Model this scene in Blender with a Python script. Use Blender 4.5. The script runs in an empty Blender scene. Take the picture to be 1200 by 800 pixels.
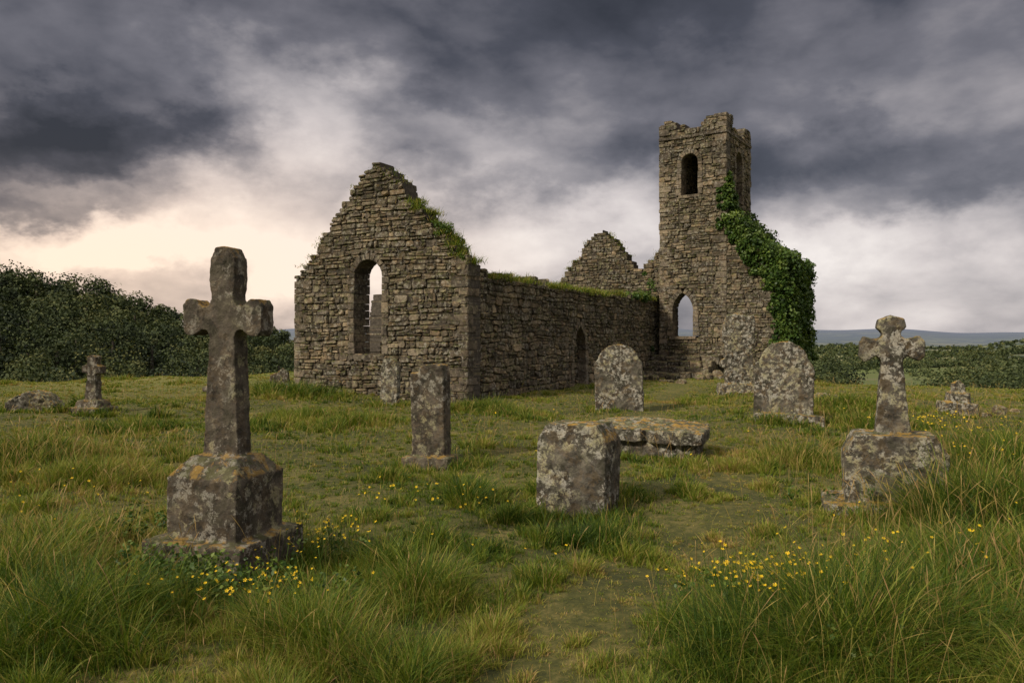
import bpy, bmesh, math, random
import numpy as np
from mathutils import Vector, Matrix, noise as mnoise

random.seed(7); np.random.seed(7)
scene=bpy.context.scene
F=900.0; HC=1.7
def px(x,y):
    d=HC*F/(y-395.0); return ((x-600)/F*d, d)

# ------------------------------------------------------------------ terrain
def sm(a,b,x):
    t=np.clip((x-a)/(b-a),0,1); return t*t*(3-2*t)
def terr(x,y):
    x=np.asarray(x,float); y=np.asarray(y,float)
    R=np.hypot(x,y); ys=np.where(y>1e-3,y,1e-3)
    az=np.clip(np.where(y>0,x/ys,np.sign(x)*5),-5,5)
    start=np.interp(az,[-.7,-.35,-.1,.3,.42,.7],[33,36,42,38,26,25])
    und=(.05*np.sin(.8*x+.5)*np.cos(.6*y)+.035*np.sin(1.9*x+1.3*y)+.04*np.sin(.35*x-.5*y+2))
    right=-20*sm(start,start+130,R)+2.5*np.sin(x/120.)*np.cos(y/160.)*sm(150,400,R)
    crest=np.interp(az,[-1.2,-.9,-.667,-.6,-.544,-.478,-.41,-.35,-.283,-.2],[24,16,8.2,8.0,4.9,1.2,-.9,-3.2,-5.2,-13])
    left=-9*sm(start,start+50,R)
    left=left+(crest-left)*sm(90,200,R)
    left=left+(right-left)*sm(240,420,R)
    m=1-sm(-.32,-.18,az)
    z=right*(1-m)+left*m
    far=sm(1900,3600,R)*(54+10*np.sin(az*6+1)+7*np.sin(az*17)+4*np.sin(az*41))
    mid=sm(900,1300,R)*(1-sm(1400,1750,R))*(9+8*np.sin(az*9+.5)+4*np.sin(az*31))
    return und*np.clip(1-(R-60)/100,0,1)+z+far+mid
def tz(x,y): return float(terr(np.array([x]),np.array([y]))[0])

def link(ob,parent=None):
    scene.collection.objects.link(ob)
    if parent: ob.parent=parent
    return ob
def fast_mesh(name,V,Q,mat=None,attrs=None,smooth=False):
    me=bpy.data.meshes.new(name)
    V=np.asarray(V,np.float32); Q=np.asarray(Q,np.int32)
    k=Q.shape[1]
    me.vertices.add(len(V)); me.vertices.foreach_set('co',V.ravel())
    me.loops.add(Q.size); me.loops.foreach_set('vertex_index',Q.ravel())
    me.polygons.add(len(Q)); me.polygons.foreach_set('loop_start',np.arange(0,Q.size,k,dtype=np.int32))
    me.update(calc_edges=True)
    if smooth: me.polygons.foreach_set('use_smooth',np.ones(len(Q),bool))
    if attrs:
        for nme,a in attrs.items():
            at=me.attributes.new(nme,'FLOAT','POINT'); at.data.foreach_set('value',np.asarray(a,np.float32))
    if mat: me.materials.append(mat)
    return bpy.data.objects.new(name,me)

# ------------------------------------------------------------------ node helpers
class NB:
    def __init__(s,tree): s.t=tree; s.n=tree.nodes; s.l=tree.links
    def new(s,ty,**kw):
        n=s.n.new(ty)
        for k,v in kw.items(): setattr(n,k,v)
        return n
    def put(s,sock,v):
        if hasattr(v,'links') or isinstance(v,bpy.types.NodeSocket): s.l.new(v,sock)
        else: sock.default_value=v
    def math(s,op,a,b=0.0,c=None,clamp=False):
        n=s.new('ShaderNodeMath',operation=op,use_clamp=clamp); s.put(n.inputs[0],a); s.put(n.inputs[1],b)
        if c is not None: s.put(n.inputs[2],c)
        return n.outputs[0]
    def vm(s,op,a,b=(0,0,0),out=0):
        n=s.new('ShaderNodeVectorMath',operation=op); s.put(n.inputs[0],a)
        if op=='SCALE': s.put(n.inputs['Scale'],b)
        elif op!='LENGTH': s.put(n.inputs[1],b)
        return n.outputs['Value'] if op in('LENGTH','DISTANCE','DOT_PRODUCT') else n.outputs[0]
    def noise(s,vec,scale,detail=6,rough=.55,dist=0.,out='Fac'):
        n=s.new('ShaderNodeTexNoise'); s.put(n.inputs['Vector'],vec); n.inputs['Scale'].default_value=scale
        n.inputs['Detail'].default_value=detail; n.inputs['Roughness'].default_value=rough; n.inputs['Distortion'].default_value=dist
        return n.outputs[out]
    def ramp(s,fac,stops,interp='LINEAR'):
        n=s.new('ShaderNodeValToRGB'); s.put(n.inputs[0],fac); cr=n.color_ramp; cr.interpolation=interp
        while len(cr.elements)<len(stops): cr.elements.new(.5)
        for e,(p,c) in zip(cr.elements,stops):
            e.position=p; e.color=(c[0],c[1],c[2],1) if hasattr(c,'__len__') else (c,c,c,1)
        return n.outputs[0]
    def mr(s,v,a,b,c=0.,d=1.,smooth=True):
        n=s.new('ShaderNodeMapRange',interpolation_type='SMOOTHSTEP' if smooth else 'LINEAR')
        s.put(n.inputs['Value'],v)
        for k,x in zip(('From Min','From Max','To Min','To Max'),(a,b,c,d)): n.inputs[k].default_value=x
        return n.outputs[0]
    def mix(s,f,a,b,blend='MIX'):
        n=s.new('ShaderNodeMix',data_type='RGBA',blend_type=blend)
        s.put(n.inputs[0],f)
        for i,v in ((6,a),(7,b)):
            if isinstance(v,tuple): v=(v[0],v[1],v[2],1)
            s.put(n.inputs[i],v)
        return n.outputs[2]
def newmat(name):
    m=bpy.data.materials.new(name); m.use_nodes=True; m.node_tree.nodes.clear()
    nb=NB(m.node_tree); out=nb.new('ShaderNodeOutputMaterial'); return m,nb,out
def principled(nb,out,col,rough=.9,bump=None,bs=.5,bd=.02):
    p=nb.new('ShaderNodeBsdfPrincipled'); nb.put(p.inputs['Base Color'],col); nb.put(p.inputs['Roughness'],rough)
    p.inputs['Specular IOR Level'].default_value=.25
    if bump is not None:
        b=nb.new('ShaderNodeBump'); b.inputs['Strength'].default_value=bs; b.inputs['Distance'].default_value=bd
        nb.put(b.inputs['Height'],bump); nb.l.new(b.outputs[0],p.inputs['Normal'])
    nb.l.new(p.outputs[0],out.inputs[0]); return p

def stone_mat(name,dark,light,white=.5,orange=.3,moss=.4,island=0.,sc=1.,lich=(.42,.41,.37)):
    m,nb,out=newmat(name)
    tc=nb.new('ShaderNodeTexCoord'); oi=nb.new('ShaderNodeObjectInfo'); geo=nb.new('ShaderNodeNewGeometry')
    off=nb.math('MULTIPLY',oi.outputs['Random'],37.)
    cb=nb.new('ShaderNodeCombineXYZ'); [nb.put(cb.inputs[i],off) for i in range(3)]
    co=nb.vm('ADD',tc.outputs['Object'],cb.outputs[0])
    n1=nb.noise(co,2.4*sc,6,.65)
    n2=nb.noise(co,12*sc,8,.75,.2)
    n3=nb.noise(co,1.5*sc,3,.6)
    n5=nb.noise(co,55*sc,4,.7)
    col=nb.ramp(nb.math('ADD',nb.math('MULTIPLY',n1,.5),nb.math('MULTIPLY',n2,.5)),[(.38,dark),(.60,light)])
    if island>0:
        r=geo.outputs['Random Per Island']
        tint=nb.ramp(r,[(0,(.34,.33,.33)),(.2,(.62,.60,.58)),(.4,(1.0,.91,.78)),(.55,(.78,.78,.80)),(.7,(1.35,1.17,.93)),(.82,(.7,.64,.56)),(.92,(1.25,1.22,1.15)),(1,(1.9,1.7,1.4))])
        col=nb.mix(island,col,nb.mix(1.,col,tint,'MULTIPLY'))
        big=nb.mr(nb.noise(co,.55,4,.6),.35,.65,.55,1.25)
        col=nb.mix(.85,col,nb.mix(1.,col,big,'MULTIPLY'))
    dk=nb.mr(nb.noise(co,5.3*sc,7,.75,.4),.50,.58)
    col=nb.mix(nb.math('MULTIPLY',dk,.70),col,(.022,.019,.016))
    v=nb.new('ShaderNodeTexVoronoi'); v.inputs['Scale'].default_value=8*sc
    nb.put(v.inputs['Vector'],nb.vm('ADD',co,nb.vm('SCALE',nb.noise(co,14*sc,5,.75,0,'Color'),.2)))
    cells=nb.mr(v.outputs['Distance'],.36,.27)
    pat=nb.mr(n3,.50-.16*white,.60-.16*white)
    w1=nb.math('MULTIPLY',cells,pat)
    w2=nb.math('MULTIPLY',nb.mr(n2,.585-.075*white,.615-.075*white),nb.mr(n3,.36,.50))
    w=nb.math('MULTIPLY',nb.math('MAXIMUM',w1,w2),nb.mr(n5,.40,.52,.15,1.))
    w=nb.math('MULTIPLY',w,min(1,.5+white*.6))
    lc=nb.mix(nb.mr(n5,.4,.62),lich,tuple(c*.6 for c in lich))
    lc=nb.mix(nb.mr(n1,.46,.58,0,.7),lc,(.32,.29,.13))
    col=nb.mix(w,col,lc)
    sx=nb.new('ShaderNodeSeparateXYZ'); nb.put(sx.inputs[0],geo.outputs['Normal'])
    up=nb.mr(sx.outputs[2],.1,.8)
    on=nb.noise(co,7.7*sc,6,.7,.2)
    og=nb.math('MULTIPLY',nb.mr(on,.50,.57),nb.math('ADD',nb.math('MULTIPLY',up,1.),.18*orange))
    col=nb.mix(nb.math('MULTIPLY',og,orange,clamp=True),col,(.31,.19,.035))
    mo=nb.math('MULTIPLY',nb.mr(nb.math('SUBTRACT',1.,on),.47,.58),nb.math('ADD',nb.math('MULTIPLY',up,.9),.24))
    col=nb.mix(nb.math('MULTIPLY',mo,moss,clamp=True),col,(.095,.10,.022))
    h=nb.math('ADD',nb.math('MULTIPLY',n2,.75),nb.math('MULTIPLY',n5,.25))
    principled(nb,out,col,.93,h,1.,.035)
    return m

M_wall=stone_mat('wall_stone',(.066,.055,.043),(.25,.208,.158),.56,.28,.8,1.,.9,(.42,.39,.32))
M_dress=stone_mat('dressed_stone',(.09,.073,.056),(.25,.205,.152),.4,.22,.5,.5,.9,(.38,.355,.30))
M_grave=stone_mat('grave_stone',(.033,.029,.025),(.155,.136,.110),.88,.8,.55,0,1.,(.54,.51,.43))
M_grave2=stone_mat('grave_stone_dark',(.034,.028,.022),(.145,.120,.092),.5,.65,.45,0,1.,(.44,.41,.34))
def mortar():
    m,nb,out=newmat('mortar'); tc=nb.new('ShaderNodeTexCoord')
    n=nb.noise(tc.outputs['Object'],9,6,.7)
    principled(nb,out,nb.ramp(n,[(.3,(.032,.027,.022)),(.7,(.13,.11,.085))]),.95,n,.8,.03); return m
M_mortar=mortar()

def leaf_mat(name,stops,trans=.3,rough=.55,scale=None,spec=.2):
    m,nb,out=newmat(name)
    at=nb.new('ShaderNodeAttribute',attribute_name='tint')
    fac=at.outputs['Fac']
    col=nb.ramp(fac,stops)
    p=nb.new('ShaderNodeBsdfPrincipled'); nb.put(p.inputs['Base Color'],col); p.inputs['Roughness'].default_value=rough
    p.inputs['Specular IOR Level'].default_value=spec
    if trans>0:
        t=nb.new('ShaderNodeBsdfTranslucent'); nb.put(t.inputs[0],nb.mix(.5,col,nb.mix(1.,col,(1.3,1.4,.6),'MULTIPLY')))
        mx=nb.new('ShaderNodeMixShader'); mx.inputs[0].default_value=trans
        nb.l.new(p.outputs[0],mx.inputs[1]); nb.l.new(t.outputs[0],mx.inputs[2]); nb.l.new(mx.outputs[0],out.inputs[0])
    else: nb.l.new(p.outputs[0],out.inputs[0])
    return m
M_grass=leaf_mat('grass_blades',[(0,(.016,.040,.005)),(.30,(.066,.120,.010)),(.55,(.20,.235,.026)),(.78,(.35,.285,.07)),(1,(.36,.22,.10))],.32)
M_ivy=leaf_mat('ivy_leaves',[(0,(.015,.035,.008)),(.5,(.055,.105,.018)),(1,(.15,.20,.035))],.2,.45,spec=.25)
M_tree=leaf_mat('tree_foliage',[(0,(.010,.017,.008)),(.4,(.034,.050,.018)),(.7,(.07,.088,.028)),(1,(.13,.13,.042))],.1,.7)
M_flower=leaf_mat('yellow_petals',[(0,(.06,.10,.02)),(.5,(.08,.12,.02)),(.55,(.80,.50,.02)),(1,(.88,.60,.02))],.2,.5)

# ------------------------------------------------------------------ ground
def build_ground():
    nr=320; na=600
    r=np.concatenate([[0.01],np.geomspace(.6,7000,nr-1)])
    a=np.linspace(0,2*np.pi,na,endpoint=False)
    RR,AA=np.meshgrid(r,a,indexing='ij')
    X=RR*np.cos(AA); Y=RR*np.sin(AA); Z=terr(X,Y)
    V=np.stack([X,Y,Z],-1).reshape(-1,3)
    i=np.arange(nr-1)[:,None]; j=np.arange(na)[None,:]; j2=(j+1)%na
    Q=np.stack([i*na+j,(i+1)*na+j,(i+1)*na+j2,i*na+j2],-1).reshape(-1,4)
    m,nb,out=newmat('ground_soil_grass')
    tc=nb.new('ShaderNodeTexCoord'); co=tc.outputs['Object']
    R=nb.vm('LENGTH',co)
    n1=nb.noise(co,.7,5,.65); n2=nb.noise(co,11,7,.78)
    near=nb.ramp(nb.math('ADD',nb.math('MULTIPLY',n1,.45),nb.math('MULTIPLY',n2,.55)),[(.38,(.022,.028,.008)),(.5,(.068,.068,.016)),(.62,(.17,.135,.045))])
    mead=nb.ramp(nb.math('ADD',nb.math('MULTIPLY',nb.noise(co,.12,5,.6),.6),nb.math('MULTIPLY',nb.noise(co,1.5,6,.75),.4)),[(.35,(.07,.085,.018)),(.5,(.16,.17,.035)),(.65,(.25,.21,.06))])
    c=nb.mix(nb.mr(R,18,45),near,mead)
    v=nb.new('ShaderNodeTexVoronoi'); v.inputs['Scale'].default_value=1/170.
    nb.put(v.inputs['Vector'],nb.vm('ADD',co,nb.vm('SCALE',nb.noise(co,.01,3,.5,0,'Color'),60.)))
    sv=nb.new('ShaderNodeSeparateXYZ'); nb.put(sv.inputs[0],v.outputs['Color'])
    fld=nb.ramp(sv.outputs[0],[(0,(.06,.08,.03)),(.25,(.11,.14,.035)),(.45,(.30,.29,.09)),(.65,(.17,.20,.05)),(.8,(.38,.34,.14)),(1,(.06,.08,.03))])
    fld=nb.mix(nb.mr(nb.noise(co,.06,7,.75),.4,.62,0,.5),fld,(.10,.10,.04))
    wood=nb.mr(nb.noise(co,.012,6,.7),.49,.54,0,.85)
    wood=nb.math('MULTIPLY',wood,nb.mr(R,550,900))
    fld=nb.mix(wood,fld,(.025,.04,.022))
    c=nb.mix(nb.mr(R,110,220),c,fld)
    c=nb.mix(nb.mr(R,600,2400,0,.65,False),c,(.11,.14,.18))  # atmospheric haze painted into the ground colour, by distance
    c=nb.mix(nb.mr(R,2000,3400,0,.75,False),c,(.13,.155,.22))  # bluer haze painted onto the far hills
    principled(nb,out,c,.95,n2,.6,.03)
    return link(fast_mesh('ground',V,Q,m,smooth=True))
build_ground()

# ------------------------------------------------------------------ church
def nz(x,s=0.,q=.37): return mnoise.noise(Vector((x,s,q)))
def frame(O,a,n):
    return (np.array([O[0],O[1],0.]),np.array([a[0],a[1],0.]),np.array([n[0],n[1],0.]))
class Acc:
    def __init__(s): s.V=[]; s.Fc=[]; s.M=[]; s.wob=0
    def wz(s,x,y,z):
        if s.wob==0: return z
        return z+s.wob*nz(x*.9+y*.9,z*1.3,x*.3)+s.wob*.35*nz(x*3+y*3,z*3.3,4.)
    def prism(s,poly,d0,d1,fr,ch,mat=0,jit=.008,rng=random):
        O,a,n=fr; k=len(poly)
        cu=sum(p[0] for p in poly)/k; cz=sum(p[1] for p in poly)/k
        b=len(s.V)
        def P(u,z,d):
            x=O[0]+a[0]*u; y=O[1]+a[1]*u
            return (x+n[0]*d, y+n[1]*d, s.wz(x,y,z) if mat!=2 else z)
        ins=[]
        for (u,z) in poly:
            r=max(math.hypot(u-cu,z-cz),1e-4); f=max(0.3,1-ch/r*1.3); ins.append((cu+(u-cu)*f,cz+(z-cz)*f))
        for (u,z) in ins: s.V.append(P(u,z,d0+rng.uniform(-jit,jit)))
        for (u,z) in poly: s.V.append(P(u,z,d0+ch))
        for (u,z) in poly: s.V.append(P(u,z,d1-ch))
        for (u,z) in ins: s.V.append(P(u,z,d1+rng.uniform(-jit,jit)))
        s.Fc.append([b+i for i in range(k)][::-1]); s.Fc.append([b+3*k+i for i in range(k)])
        for r in range(3):
            for i in range(k):
                j=(i+1)%k; s.Fc.append([b+r*k+i,b+r*k+j,b+(r+1)*k+j,b+(r+1)*k+i])
        s.M+= [mat]*(2+3*k)
    def box(s,u0,u1,z0,z1,d0,d1,fr,mat=1):
        O,a,n=fr; b=len(s.V)
        for d in (d0,d1):
            for (u,z) in ((u0,z0),(u1,z0),(u1,z1),(u0,z1)):
                x=O[0]+a[0]*u; y=O[1]+a[1]*u
                s.V.append((x+n[0]*d,y+n[1]*d,s.wz(x,y,z)))
        s.Fc+=[[b,b+3,b+2,b+1],[b+4,b+5,b+6,b+7],[b,b+1,b+5,b+4],[b+1,b+2,b+6,b+5],[b+2,b+3,b+7,b+6],[b+3,b,b+4,b+7]]
        s.M+=[mat]*6
    def obj(s,name,mats,parent=None):
        me=bpy.data.meshes.new(name); me.from_pydata(s.V,[],s.Fc)
        for m in mats: me.materials.append(m)
        me.polygons.foreach_set('material_index',s.M); me.update()
        return link(bpy.data.objects.new(name,me),parent)

def rubble(acc,u0,u1,z0,z1,d0,d1,fr,rng,gap=.008):
    u0+=gap;u1-=gap;z0+=gap;z1-=gap
    w=u1-u0;h=z1-z0
    c=lambda: rng.uniform(.08,.45)*min(h,w)
    j=lambda: rng.uniform(-.016,.014)
    poly=[(u0+c(),z0+j()),(u1-c(),z0+j()),(u1+j(),z0+c()),(u1+j(),z1-c()),(u1-c(),z1+j()),(u0+c(),z1+j()),(u0+j(),z1-c()),(u0+j(),z0+c())]
    acc.prism(poly,d0,d1,fr,rng.uniform(.012,.034),0,.018,rng)
def wall(acc,fr,L,T,H,inside,seed,ch=(.10,.26),sl=(.14,.54),z0=-.5,face=.036,wob=.08):
    acc.wob=wob
    rng=random.Random(seed); z=z0
    while z<H:
        h=rng.uniform(*ch); zc=z+h/2
        us=np.arange(0.01,L,.02); mk=inside(us,zc)
        i=0;n=len(us)
        while i<n:
            if not mk[i]: i+=1; continue
            j=i
            while j+1<n and mk[j+1]: j+=1
            a0=us[i]-.01 if i>0 else 0; a1=us[j]+.01
            if i>0: a0+=rng.uniform(-.05,.05)
            if j<n-1: a1+=rng.uniform(-.05,.05)
            u=a0
            while u<a1-.04:
                l=rng.uniform(*sl)*(1. if rng.random()>.3 else .5)
                if a1-(u+l)<.12: l=a1-u
                dd=rng.uniform(-face*.8,face)+(.035 if rng.random()<.05 else 0)
                if h>.15 and rng.random()<.45:
                    k=rng.uniform(.35,.65)*h; m_=u+l*rng.uniform(.35,.65) if l>.36 and rng.random()<.5 else None
                    rubble(acc,u,u+l,z,z+k,-T-rng.uniform(-.02,.03),rng.uniform(-face*.8,face),fr,rng)
                    if m_:
                        rubble(acc,u,m_,z+k,z+h,-T-rng.uniform(-.02,.03),rng.uniform(-face*.8,face),fr,rng)
                        rubble(acc,m_,u+l,z+k,z+h,-T-rng.uniform(-.02,.03),rng.uniform(-face*.8,face),fr,rng)
                    else: rubble(acc,u,u+l,z+k,z+h,-T-rng.uniform(-.02,.03),rng.uniform(-face*.8,face),fr,rng)
                else:
                    rubble(acc,u,u+l,z,z+h,-T-rng.uniform(-.02,.03),dd,fr,rng)
                ins=.038+rng.uniform(0,.014)
                acc.box(u-(.0 if u==a0 else .004)+rng.uniform(0,.003),u+l-(.02 if u+l>=a1-.001 else -.004),z-.004,z+h-.012,-T+ins,-ins,fr,1)
                u+=l
            i=j+1
        z+=h
    acc.wob=0
def profile(pts,amp=.1,seed=0):
    xs=[p[0] for p in pts]; zs=[p[1] for p in pts]
    def f(u):
        b=np.interp(u,xs,zs)
        return b+amp*np.array([.7*nz(v*2.1,seed)+.9*nz(v*6,seed+5) for v in np.atleast_1d(u)])
    return f
def opening(uc,hw,z0,z1,kind,grow=0.):
    def f(u,z):
        h=hw+grow
        if z<z0-grow*.3: return np.zeros_like(u,bool)
        if z<=z1: return np.abs(u-uc)<h
        if kind=='round': return (u-uc)**2+(z-z1)**2<h*h
        Rr=2*hw*.95+grow; cx=Rr-h
        return ((np.abs(u-uc)+cx)**2+(z-z1)**2)<Rr*Rr
    return f
def surround(acc,fr,uc,hw,z0,z1,kind,T,w=.2,proud=.03,seed=0,sill=True):
    rng=random.Random(seed)
    d1=proud; d0=-T-.01
    for sgn in (-1,1):
        z=z0; k=0
        while z<z1-.02:
            h=min(rng.uniform(.16,.36),z1-z)
            if z1-(z+h)<.1: h=z1-z
            ww=w*rng.uniform(.9,1.35)
            a=uc+sgn*(hw+rng.uniform(-.012,.012)); b=uc+sgn*(hw+ww); lo,hi=min(a,b),max(a,b)
            acc.prism([(lo,z+.006),(hi,z+.006),(hi,z+h-.006),(lo,z+h-.006)],d0,d1+rng.uniform(-.015,.012),fr,.016,2,.008,rng)
            z+=h;k+=1
    if kind=='round':
        n=11
        for i in range(n):
            t0=math.pi*i/n+.01;t1=math.pi*(i+1)/n-.01; w2=w*rng.uniform(.92,1.12)
            q=[(uc+r*math.cos(t),z1+r*math.sin(t)) for r,t in ((hw,t0),(hw+w2,t0),(hw+w2,t1),(hw,t1))]
            acc.prism(q,d0,d1+rng.uniform(-.015,.012),fr,.016,2,.008,rng)
    else:
        Rr=2*hw*.95; cx=Rr-hw; tm=math.acos(cx/Rr); n=6
        for sgn in (-1,1):
            for i in range(n):
                t0=tm*i/n+.012; t1=tm*(i+1)/n-.006
                def pt(r,t):
                    u=-cx+r*math.cos(t)
                    return (uc+sgn*max(u,.004),z1+r*math.sin(t))
                q=[pt(Rr,t0),pt(Rr+w,t0),pt(Rr+w,t1),pt(Rr,t1)]
                acc.prism(q,d0,d1+rng.uniform(-.012,.012),fr,.014,2,.006,rng)
    if sill:
        acc.prism([(uc-hw-w*.6,z0-.13),(uc+hw+w*.7,z0-.14),(uc+hw+w*.7,z0-.005),(uc-hw-w*.6,z0-.005)],d0-.02,d1+.015,fr,.02,2,.01,rng)
def quoins(acc,C,a1,a2,z0,z1,seed,prd=.03,only=None):
    rng=random.Random(seed); z=z0;k=0
    C=np.array(C);A=np.array(a1);B=np.array(a2)
    while z<z1:
        h=rng.uniform(.15,.32)
        l1,l2=(.48,.26) if k%2 else (.26,.48)
        l1*=rng.uniform(.75,1.25); l2*=rng.uniform(.75,1.25)
        O=C; n=-B
        fr=(np.array([O[0],O[1],0.]),np.array([A[0],A[1],0.]),np.array([n[0],n[1],0.]))
        p=prd+rng.uniform(-.02,.012); j=lambda: rng.uniform(-.012,.012)
        acc.prism([(-p+j(),z+.008),(l1,z+.008+j()*.5),(l1+j(),z+h-.008),(-p+j(),z+h-.008+j()*.5)],-l2,p,fr,.024,2,.012,rng)
        z+=h;k+=1

g=np.array([-.878,.478]); w=np.array([.478,.878]); B=np.array([-1.18,20.4])
def P(t,s): return B+g*t+w*s
church=bpy.data.objects.new('ruined_stone_church',None); link(church)
CM=[M_wall,M_mortar,M_dress]
T=.7
gp=profile([(0,3.75),(.3,3.8),(.5,4.2),(.76,4.45),(1.35,4.85),(1.45,5.15),(1.75,5.3),(2.18,5.95),(2.5,6.2),(2.78,6.42),(3.1,6.58),(3.4,6.5),(4.34,5.58),(5.33,4.40),(6.0,3.6),(6.19,3.45)],.11,3)
gw=opening(3.36,.5,1.2,3.42,'round',.17)
acc=Acc(); fr=frame(P(0,0),g,-w)
wall(acc,fr,6.19,T,6.8,lambda u,z:(z<gp(u))&~gw(u,z),11,ch=(.09,.22))
surround(acc,fr,3.36,.5,1.2,3.42,'round',T,.19,.02,5)
quoins(acc,P(0,0),g,w,-.3,3.65,21,.022)
quoins(acc,P(6.19,0),-g,w,-.3,3.3,22,.022)
acc.obj('gable_wall',CM,church)
sp=profile([(0,3.6),(.7,3.5),(2,3.38),(5,3.42),(9,3.3),(12,3.42),(15,3.35),(17,3.5)],.13,8)
sw=opening(6.75,.5,0,1.25,'pointed',.16)
acc=Acc(); fr=frame(P(0,.7),w,-g)
wall(acc,fr,16.2,T,3.9,lambda u,z:(z<sp(u+.7))&~sw(u,z),12)
surround(acc,fr,6.75,.5,-.2,1.25,'pointed',.3,.19,.03,6,False)
fr2=frame(P(.28,.7),w,-g)
sw2=opening(6.75,.56,0,1.3,'pointed',.1)
wall(acc,fr2,16.2,.3,2.4,lambda u,z:(sw2(u,z)|((np.abs(u-6.75)<.6)&(z<=.02)))&(z>-.4),13)
acc.obj('side_wall',CM,church)
npf=profile([(0,3.3),(.7,2.6),(1.2,1.2),(3.3,1.05),(3.55,2.6),(3.7,3.15),(8,3.0),(11,2.5),(14,3.1),(17,3.3)],.08,15)
acc=Acc(); fr=frame(P(6.19,.7),w,g)
wall(acc,fr,16.2,T,3.9,lambda u,z:(z<npf(u+.7)),14,ch=(.13,.24),sl=(.25,.7))
acc.obj('north_wall',CM,church)
fp=profile([(0,5.9),(.5,5.75),(.9,5.2),(1.4,4.9),(1.9,5.35),(2.3,5.9),(2.7,6.45),(3.2,6.85),(3.6,6.75),(4.1,6.1),(5,5.0),(6,3.8),(6.5,3.3)],.18,31)
acc=Acc(); fr=frame(P(-.25,17.),g,-w)
wall(acc,fr,6.44,T,7.4,lambda u,z:(z<fp(u)),16)
acc.obj('east_gable_wall',CM,church)

# tower
wt=np.array([.553,.833]); gt=np.array([-.833,.553]); FC=np.array([9.0,32.27]); Tt=.6
def PT(l,v): return FC+gt*l+wt*v
WF,WD,HT=2.98,3.5,11.15
acc=Acc()
tp=profile([(0,11.2),(.93,11.25),(.96,10.95),(1.15,10.9),(1.2,10.72),(1.75,10.7),(1.8,10.85),(2.15,10.82),(2.2,11.1),(2.6,11.15),(2.98,11.05)],.06,41)
ob=opening(1.60,.37,7.85,9.25,'round',.17); od=opening(1.9,.46,1.75,2.85,'pointed',.16)
fr=frame(PT(0,0),gt,-wt)
wall(acc,fr,WF,Tt,11.5,lambda u,z:(z<tp(u))&~ob(u,z)&~od(u,z),51)
surround(acc,fr,1.60,.37,7.85,9.25,'round',Tt,.19,.035,7)
surround(acc,fr,1.9,.46,1.75,2.85,'pointed',Tt,.22,.045,8)
rp=profile([(0,11.2),(.35,11.25),(.4,10.75),(1.0,10.7),(1.05,10.6),(1.9,10.55),(2.0,11.1),(2.9,11.15)],.03,43)
ob2=opening(1.15,.45,7.7,9.35,'round',.17)
fr=frame(PT(0,Tt),wt,-gt)
wall(acc,fr,WD-Tt,Tt,11.5,lambda u,z:(z<rp(u))&~ob2(u,z),52)
surround(acc,fr,1.15,.45,7.7,9.35,'round',Tt,.19,.03,9)
lp=profile([(0,11.1),(.4,11.1),(.5,10.6),(1.8,10.7),(1.9,11.1),(2.9,11.1)],.03,44)
fr=frame(PT(WF,Tt),wt,gt)
wall(acc,fr,WD-Tt,Tt,11.5,lambda u,z:(z<lp(u))&~((u>.05)&(u<2.9)&(z>.8)&(z<4.6)),53,ch=(.13,.26),sl=(.25,.7))
fr=frame(PT(Tt,WD-Tt),gt,wt)
fr=(fr[0]+np.array([wt[0],wt[1],0])*Tt,fr[1],fr[2])
wall(acc,fr,WF-2*Tt,Tt,11.5,lambda u,z:(z<10.8)&~((u>.3)&(z>.8)&(z<4.6)),54,ch=(.13,.26),sl=(.25,.7))
quoins(acc,PT(0,0),gt,wt,-.3,11.1,61,.025)
quoins(acc,PT(WF,0),-gt,wt,-.3,10.9,62,.02)
quoins(acc,PT(0,WD),gt,-wt,4,10.9,63,.02)
fr=frame(PT(0,0),gt,-wt)
acc.box(.5,WF-.5,10.25,10.4,-WD+.5,-.5,fr,1)  # unseen roof slab, added to keep light out of the belfry
acc.box(.5,WF-.5,5.2,5.4,-WD+.5,-.5,fr,1)
rng=random.Random(3)
for (f_,L_) in ((frame(PT(-.03,0),gt,-wt),WF+.06),(frame(PT(0,-.03),wt,-gt),WD+.06)):
    u=0; zz=10.32
    while u<L_-.05:
        l=min(rng.uniform(.35,.6),L_-u)
        acc.prism([(u+.005,zz),(u+l-.005,zz),(u+l-.005,zz+.11),(u+.005,zz+.11)],-.1,.05+rng.uniform(-.02,.015),f_,.02,2,.01,rng); u+=l
acc.obj('bell_tower',CM,church)
acc=Acc()
bp=profile([(0,6.85),(.5,6.3),(1.2,5.5),(2.23,4.55)],.12,71)
fr=frame(FC,-gt,-wt)
wall(acc,fr,2.23,.6,7.2,lambda u,z:(z<bp(u)),55)
fr=frame(FC-gt*2.23+wt*.6,wt,-gt)
wall(acc,fr,2.9,.6,4.9,lambda u,z:(z<4.45+0*u),56,ch=(.13,.26),sl=(.25,.7))
fr=frame(FC,-gt,-wt)
acc.prism([(.03,-.3),(1.9,-.3),(1.9,4.6),(.03,6.5)],-3.3,-.3,fr,.02,1)
quoins(acc,FC-gt*2.23,gt,wt,-.3,4.3,64,.025)
acc.obj('stair_wing',CM,church)
acc=Acc(); rng=random.Random(5)
fr=frame(PT(WF+.2,0),-gt,-wt)
for k,(dd,zz) in enumerate(((1.7,.24),(1.3,.46),(.9,.68),(.5,.90))):
    u=0
    while u<2.6:
        l=rng.uniform(.35,.8)
        acc.prism([(u+.01,zz-.34),(u+l-.01,zz-.34),(u+l-.01,zz+rng.uniform(-.04,.04)),(u+.01,zz+rng.uniform(-.04,.04))],-.0+.02,dd+rng.uniform(-.12,.12),fr,.035,0,.015,rng); u+=l
acc.obj('stone_steps',CM,church)
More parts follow.
